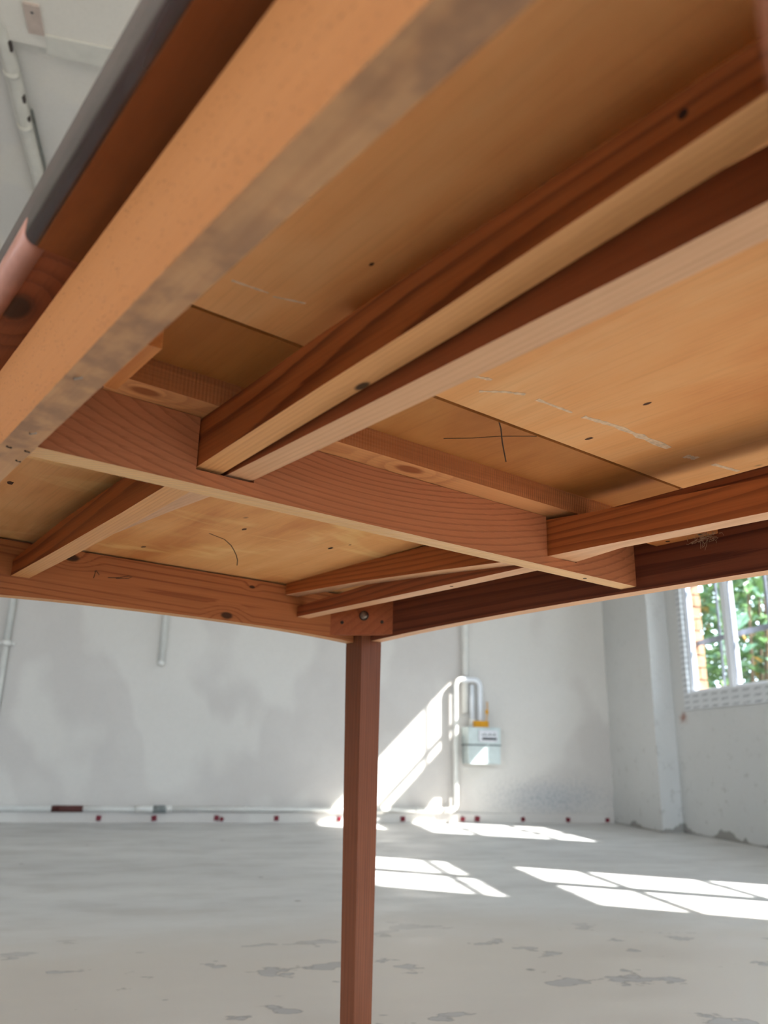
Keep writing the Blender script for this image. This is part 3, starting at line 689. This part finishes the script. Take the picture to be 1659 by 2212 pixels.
# short capped drop
e = empty('drop_pipe', (-0.180, FY - 0.026, 0.99)); tag(e, 'white painted pipe coming down the far wall and cut short', 'pipe')
bm = BM(); add_tube(bm, [(0, 0, 0.02), (0, 0, CEIL_Z - 0.99)], 0.0215, 14); finish('pipe', bm, M['white_paint'], e, smooth=True)
bm = BM(); add_tube(bm, [(0, 0, -0.004), (0, 0, 0.006), (0, 0, 0.026)], [0.017, 0.024, 0.024], 14); finish('cap', bm, M['white_paint'], e)
# heating pipe that runs low along the far wall
e = empty('skirting_pipe', (0, FY - 0.036, 0.0)); tag(e, 'white pipe running low along the far wall with a bare brown length', 'pipe')
def seg_pipe(name, x0, x1, r, mat, z=0.081): 
    bm = BM(); add_tube(bm, [(x0, 0, z), (x1, 0, z)], r, 14); return finish(name, bm, M[mat], e, smooth=True)
seg_pipe('pipe', LEFT_X + 0.02, -0.75, 0.019, 'white_paint'); seg_pipe('bare_pipe', -0.75, -0.565, 0.0195, 'brown_pipe')
seg_pipe('pipe', -0.565, -0.25, 0.0175, 'white_paint'); seg_pipe('sleeve', -0.25, -0.14, 0.024, 'white_paint')
seg_pipe('patch', -0.145, -0.06, 0.0235, 'putty'); seg_pipe('sleeve', -0.065, -0.025, 0.021, 'white_paint', 0.086); seg_pipe('pipe', -0.03, 1.80, 0.0165, 'white_paint', 0.084)
seg_pipe('bracket', 0.44, 0.455, 0.0215, 'white_paint', 0.084); seg_pipe('bracket', 1.60, 1.615, 0.0215, 'white_paint', 0.084)
# red clips left along the ledge
CL = {0: 'dark red plastic clip on the ledge, the one next after the bare brown pipe length', 1: 'dark red plastic clip on the ledge right below the grey pipe patch', 2: 'upright clip of the touching red pair on the far ledge', 3: 'tilted smaller clip of the touching red pair on the far ledge',
      7: 'dark red clip on the ledge under the looped feed pipe of the meter', 8: 'dark red clip on the ledge straight under the gas meter', 11: 'dark red clip on the ledge in the corner by the pier'}
for i, (x, dz, rz, w) in enumerate([(-0.466, 0, 0.1, 0.03), (-0.129, 0, -0.2, 0.032), (0.262, 0.003, 0.15, 0.03), (0.296, -0.004, 0.6, 0.024), (0.651, 0.002, 0, 0.03), (1.072, -0.002, 0.1, 0.028), (1.514, 0, -0.1, 0.03), (1.945, 0, 0.3, 0.03), (2.052, 0.002, 0.2, 0.034), (2.395, 0, -0.2, 0.026), (2.741, -0.002, 0.1, 0.028), (3.05, -0.004, 0, 0.026)]):
    e = empty('pipe_clip', (x, FY - 0.0205, 0.026 + dz)); e.rotation_euler = (0, rz, 0)
    tag(e, CL.get(i, 'lone dark red plastic clip on the ledge along the foot of the far wall'), 'clip', 'red clips along the far wall')
    bm = BM(); add_box(bm, -w / 2, w / 2, -0.010, 0, -w * 0.52, w * 0.52); finish('base', bm, M['red'], e, bevel=0.003)
    bm = BM(); add_box(bm, -w * 0.32, w * 0.32, -0.022, -0.008, w * 0.1, w * 0.44); finish('tongue', bm, M['red'], e, bevel=0.002)
e = empty('gas_meter', (2.066, FY, 0.395)); tag(e, 'pale grey gas meter with looped white feed pipes on the far wall', 'meter')
bm = BM(); add_box(bm, -0.118, 0.118, -0.155, -0.02, 0.0, 0.124); finish('lower_case', bm, M['meter'], e, bevel=0.012, segs=3)
bm = BM(); add_box(bm, -0.120, 0.120, -0.158, -0.02, 0.130, 0.248); finish('upper_case', bm, M['meter'], e, bevel=0.012, segs=3)
bm = BM(); add_box(bm, -0.123, 0.123, -0.161, -0.02, 0.122, 0.132); finish('seam_flange', bm, M['meter_dark'], e, bevel=0.002)
bm = BM(); add_box(bm, -0.045, 0.092, -0.172, -0.156, 0.148, 0.226); cw = finish('counter_window', bm, M['label_white'], e, bevel=0.004)
bm = BM(); add_box(bm, -0.022, 0.084, -0.1735, -0.172, 0.162, 0.178); finish('counter_strip', bm, M['ink'], cw)
for k in range(6):
    bm = BM(); add_box(bm, -0.026 + k * 0.018, -0.015 + k * 0.018, -0.1735, -0.172, 0.190, 0.200 + 0.006 * (k % 2)); finish('print', bm, M['meter_dark'], cw)
bm = BM(); add_tube(bm, [(0.011, -0.045, 0.245), (0.011, -0.045, 0.206)], 0.019, 12); finish('inlet_stub', bm, M['meter'], e)
bm = BM(); add_box(bm, -0.055, 0.045, -0.125, -0.075, 0.249, 0.292); finish('yellow_tag', bm, M['yellow'], e, bevel=0.004)
bm = BM(); add_tube(bm, [(0.040, -0.09, 0.285), (0.052, -0.08, 0.34), (0.058, -0.07, 0.385), (0.064, -0.05, 0.43)], 0.004, 6); finish('tag_cord', bm, M['yellow'], e)
bm = BM(); add_box(bm, 0.040, 0.060, -0.084, -0.076, 0.345, 0.372); finish('cord_seal', bm, M['yellow'], e, bevel=0.002)
bm = BM(); add_box(bm, -0.09, 0.09, -0.022, 0, 0.05, 0.20); finish('back_bracket', bm, M['meter_dark'], e)
# gas service: riser, looped feed and meter
e2 = e; OX, OZ = 1.89 - 2.066, 0.084 - 0.395
def O(p): return (p[0] + OX, p[1] - 0.045, p[2] + OZ)
left = [(-0.09, 0, 0), (-0.04, 0, 0)] + [(-0.04 + 0.04 * math.sin(math.radians(t)), 0, 0.04 - 0.04 * math.cos(math.radians(t))) for t in (30, 60, 90)] + [(0, 0, 0.3), (0, 0, 0.6), (0, 0, 0.845)]
left += [(0.05 - 0.05 * math.cos(math.radians(t)), 0, 0.845 + 0.05 * math.sin(math.radians(t))) for t in (30, 60, 90)]
bm = BM(); add_tube(bm, [O(p) for p in left], 0.019, 14); finish('feed_pipe', bm, M['white_paint'], e, smooth=True)
pts = []; rad = []
top = [(0.05 + 0.092 * i / 18, 0.895) for i in range(19)] + [(0.142 + 0.045 * math.sin(math.radians(t)), 0.85 + 0.045 * math.cos(math.radians(t))) for t in range(10, 91, 10)] + [(0.187, 0.85 - 0.30 * i / 54) for i in range(1, 55)]
for i, (x, z) in enumerate(top): pts.append((x, 0, z)); rad.append(0.0215 if i % 3 == 0 else 0.0185)
bm = BM(); add_tube(bm, [O(p) for p in pts], rad, 12); finish('ribbed_hose', bm, M['white_plastic'], e, smooth=True)
bm = BM(); add_tube(bm, [O((0.128, 0.006, 0.86)), O((0.128, 0.006, 0.60))], 0.0165, 12); finish('return_pipe', bm, M['white_plastic'], e, smooth=True)
for x, zz in ((0.128, 0.565), (0.187, 0.52)):
    bm = BM(); add_tube(bm, [O((x, 0, zz + 0.055)), O((x, 0, zz + 0.045)), O((x, 0, zz + 0.01)), O((x, 0, zz))], [0.018, 0.026, 0.026, 0.018], 8); finish('union_nut', bm, M['white_paint'], e)
bm = BM(); add_tube(bm, [(1.975 - 2.066, -0.018, CEIL_Z - 0.405), (1.975 - 2.066, -0.018, 0.345)], 0.026, 14); finish('riser', bm, M['white_paint'], e, smooth=True)
# ceiling pipe and its cable
zc = CEIL_Z - 0.036
e = empty('ceiling_pipe', (-0.973, 2.9, zc)); tag(e, 'white painted pipe with chipped paint running along the ceiling', 'pipe')
bm = BM(); add_tube(bm, [(-0.25, -0.42, 0), (-0.16, -0.30, -0.004), (-0.06, -0.17, -0.014), (-0.01, -0.02, -0.012), (0, 0.15, 0), (0, 0.6, 0), (0, 1.6, 0), (0, FY - 2.92, 0)], 0.033, 16); cp = finish('pipe', bm, M['white_paint'], e, smooth=True)
for (y, a) in ((-0.13, 0.2), (0.20, -0.1), (0.52, 0.3)):
    bm = BM(); add_tube(bm, [(-0.03 if y < -0.1 else 0, y, -0.005), (-0.025 if y < -0.1 else 0, y + 0.025, -0.005)], 0.0355, 16); finish('joint', bm, M['white_paint'], e, smooth=True)
chip = plain('bare_metal_chip', S(82, 74, 72), 0.7)
for (x, y, ln) in ((0.026, 0.03, 0.05), (0.029, 0.33, 0.035), (0.030, 0.46, 0.02), (-0.06, -0.12, 0.03)):
    bm = BM(); add_box(bm, x - 0.006, x + 0.005, y, y + ln, -0.026, -0.006); finish('paint_chip', bm, chip, e, bevel=0.003)
tubething('ceiling_cable', [(-0.933, 3.35, zc + 0.018), (-0.930, 3.6, zc + 0.010), (-0.926, 4.3, zc + 0.012), (-0.924, 5.2, zc + 0.016)], 0.0055, M['putty'], 'thin grey cable running beside the ceiling pipe', 'cable', seg=8)
bm = BM(); add_box(bm, -0.86, -0.80, 2.72, 2.86, CEIL_Z - 0.062, CEIL_Z - 0.05)
hook = tag(finish('ceiling_bracket', bm, M['rust'] if False else plain('pinkish_paint', S(196, 180, 172), 0.7), bevel=0.003), 'small pinkish painted metal tab under the ceiling beam', 'bracket')
bm = BM(); add_tube(bm, [(-0.83, 2.755, CEIL_Z - 0.0625), (-0.83, 2.755, CEIL_Z - 0.060)], 0.006, 10); finish('bolt_hole', bm, M['ink'], hook)
bm = BM(); add_box(bm, -0.80, -0.45, 2.86, 2.965, CEIL_Z - 0.058, CEIL_Z - 0.0)
tag(finish('cable_duct', bm, M['white_paint'], bevel=0.004), 'short white duct along the edge of the ceiling beam', 'duct')

# ------------------------------------------------------------------ greenery outside the corner window
def leaf_mat(name, a, b, y=None):
    n = NT(name, 0.45, 0.4)
    nz = n.noise(n.obj(), 9, 3).outputs[0]
    st = [(0.35, a), (0.62, b)] + ([(0.72, y)] if y else [])
    n.color(n.ramp(nz, st)); n.b.inputs['Subsurface Weight'].default_value = 0.0
    n.b.inputs['Transmission Weight'].default_value = 0.0
    return n.m
LM = [leaf_mat('leaf_green', S(48, 82, 42), S(96, 130, 70)), leaf_mat('leaf_blue_green', S(56, 94, 70), S(112, 150, 122)), leaf_mat('leaf_autumn', S(116, 108, 50), S(180, 132, 56))]
def shrub(name, loc, rx, ry, h, count, label, mats, size):
    e = empty(name, (loc[0], loc[1], -0.2)); tag(e, label, 'shrub', 'shrubs outside the corner window')
    bm = BM(); stems = []
    for k in range(5):
        a = random.uniform(0, 6.28); x, y = math.cos(a) * rx * 0.6, math.sin(a) * ry * 0.6
        add_tube(bm, [(x * 0.3, y * 0.3, 0), (x * 0.7, y * 0.7, h * 0.5), (x, y, h * 0.92)], [0.025, 0.016, 0.008], 7)
    finish('stems', bm, M['bark'], e, smooth=True)
    bm = BM()
    for k in range(count):
        a = random.uniform(0, 6.28); rr = math.sqrt(random.random())
        c = Vector((math.cos(a) * rr * rx, math.sin(a) * rr * ry, h * random.uniform(0.12, 1.0)))
        w = size * random.uniform(0.6, 1.3); ln = w * 1.7
        q = Matrix.Rotation(random.uniform(0, 6.28), 3, 'Z') @ Matrix.Rotation(random.uniform(-1.2, 0.6), 3, 'X') @ Matrix.Rotation(random.uniform(-0.7, 0.7), 3, 'Y')
        pts = [(0, -ln / 2, 0), (w / 2, -ln * 0.12, 0.012), (w * 0.3, ln * 0.25, 0.008), (0, ln / 2, -0.01), (-w * 0.3, ln * 0.25, 0.008), (-w / 2, -ln * 0.12, 0.012)]
        v = [bm.verts.new(c + q @ Vector(p)) for p in pts]
        mi = 0 if random.random() < 0.6 else (1 if random.random() < 0.85 else 2)
        for tri in ((0, 1, 2, 3), (0, 3, 4, 5)):
            f = bm.faces.new([v[i] for i in tri]); f.material_index = mi
    me = bpy.data.meshes.new('foliage'); bm.to_mesh(me); bm.free()
    for m in mats: me.materials.append(m)
    tag(put(bpy.data.objects.new('foliage', me), e), kind='stuff')
shrub('leafy_shrub', (4.72, 6.30), 0.60, 0.62, 2.6, 1300, 'bushy green shrub close outside the corner window', LM, 0.085)
shrub('leafy_shrub', (5.20, 7.85), 0.56, 0.60, 2.8, 1300, 'tall green shrub behind the bushy one outside the corner window', LM, 0.10)
shrub('leafy_shrub', (6.65, 7.90), 0.70, 0.62, 2.9, 1500, 'broad green shrub farthest from the corner window', LM, 0.11)
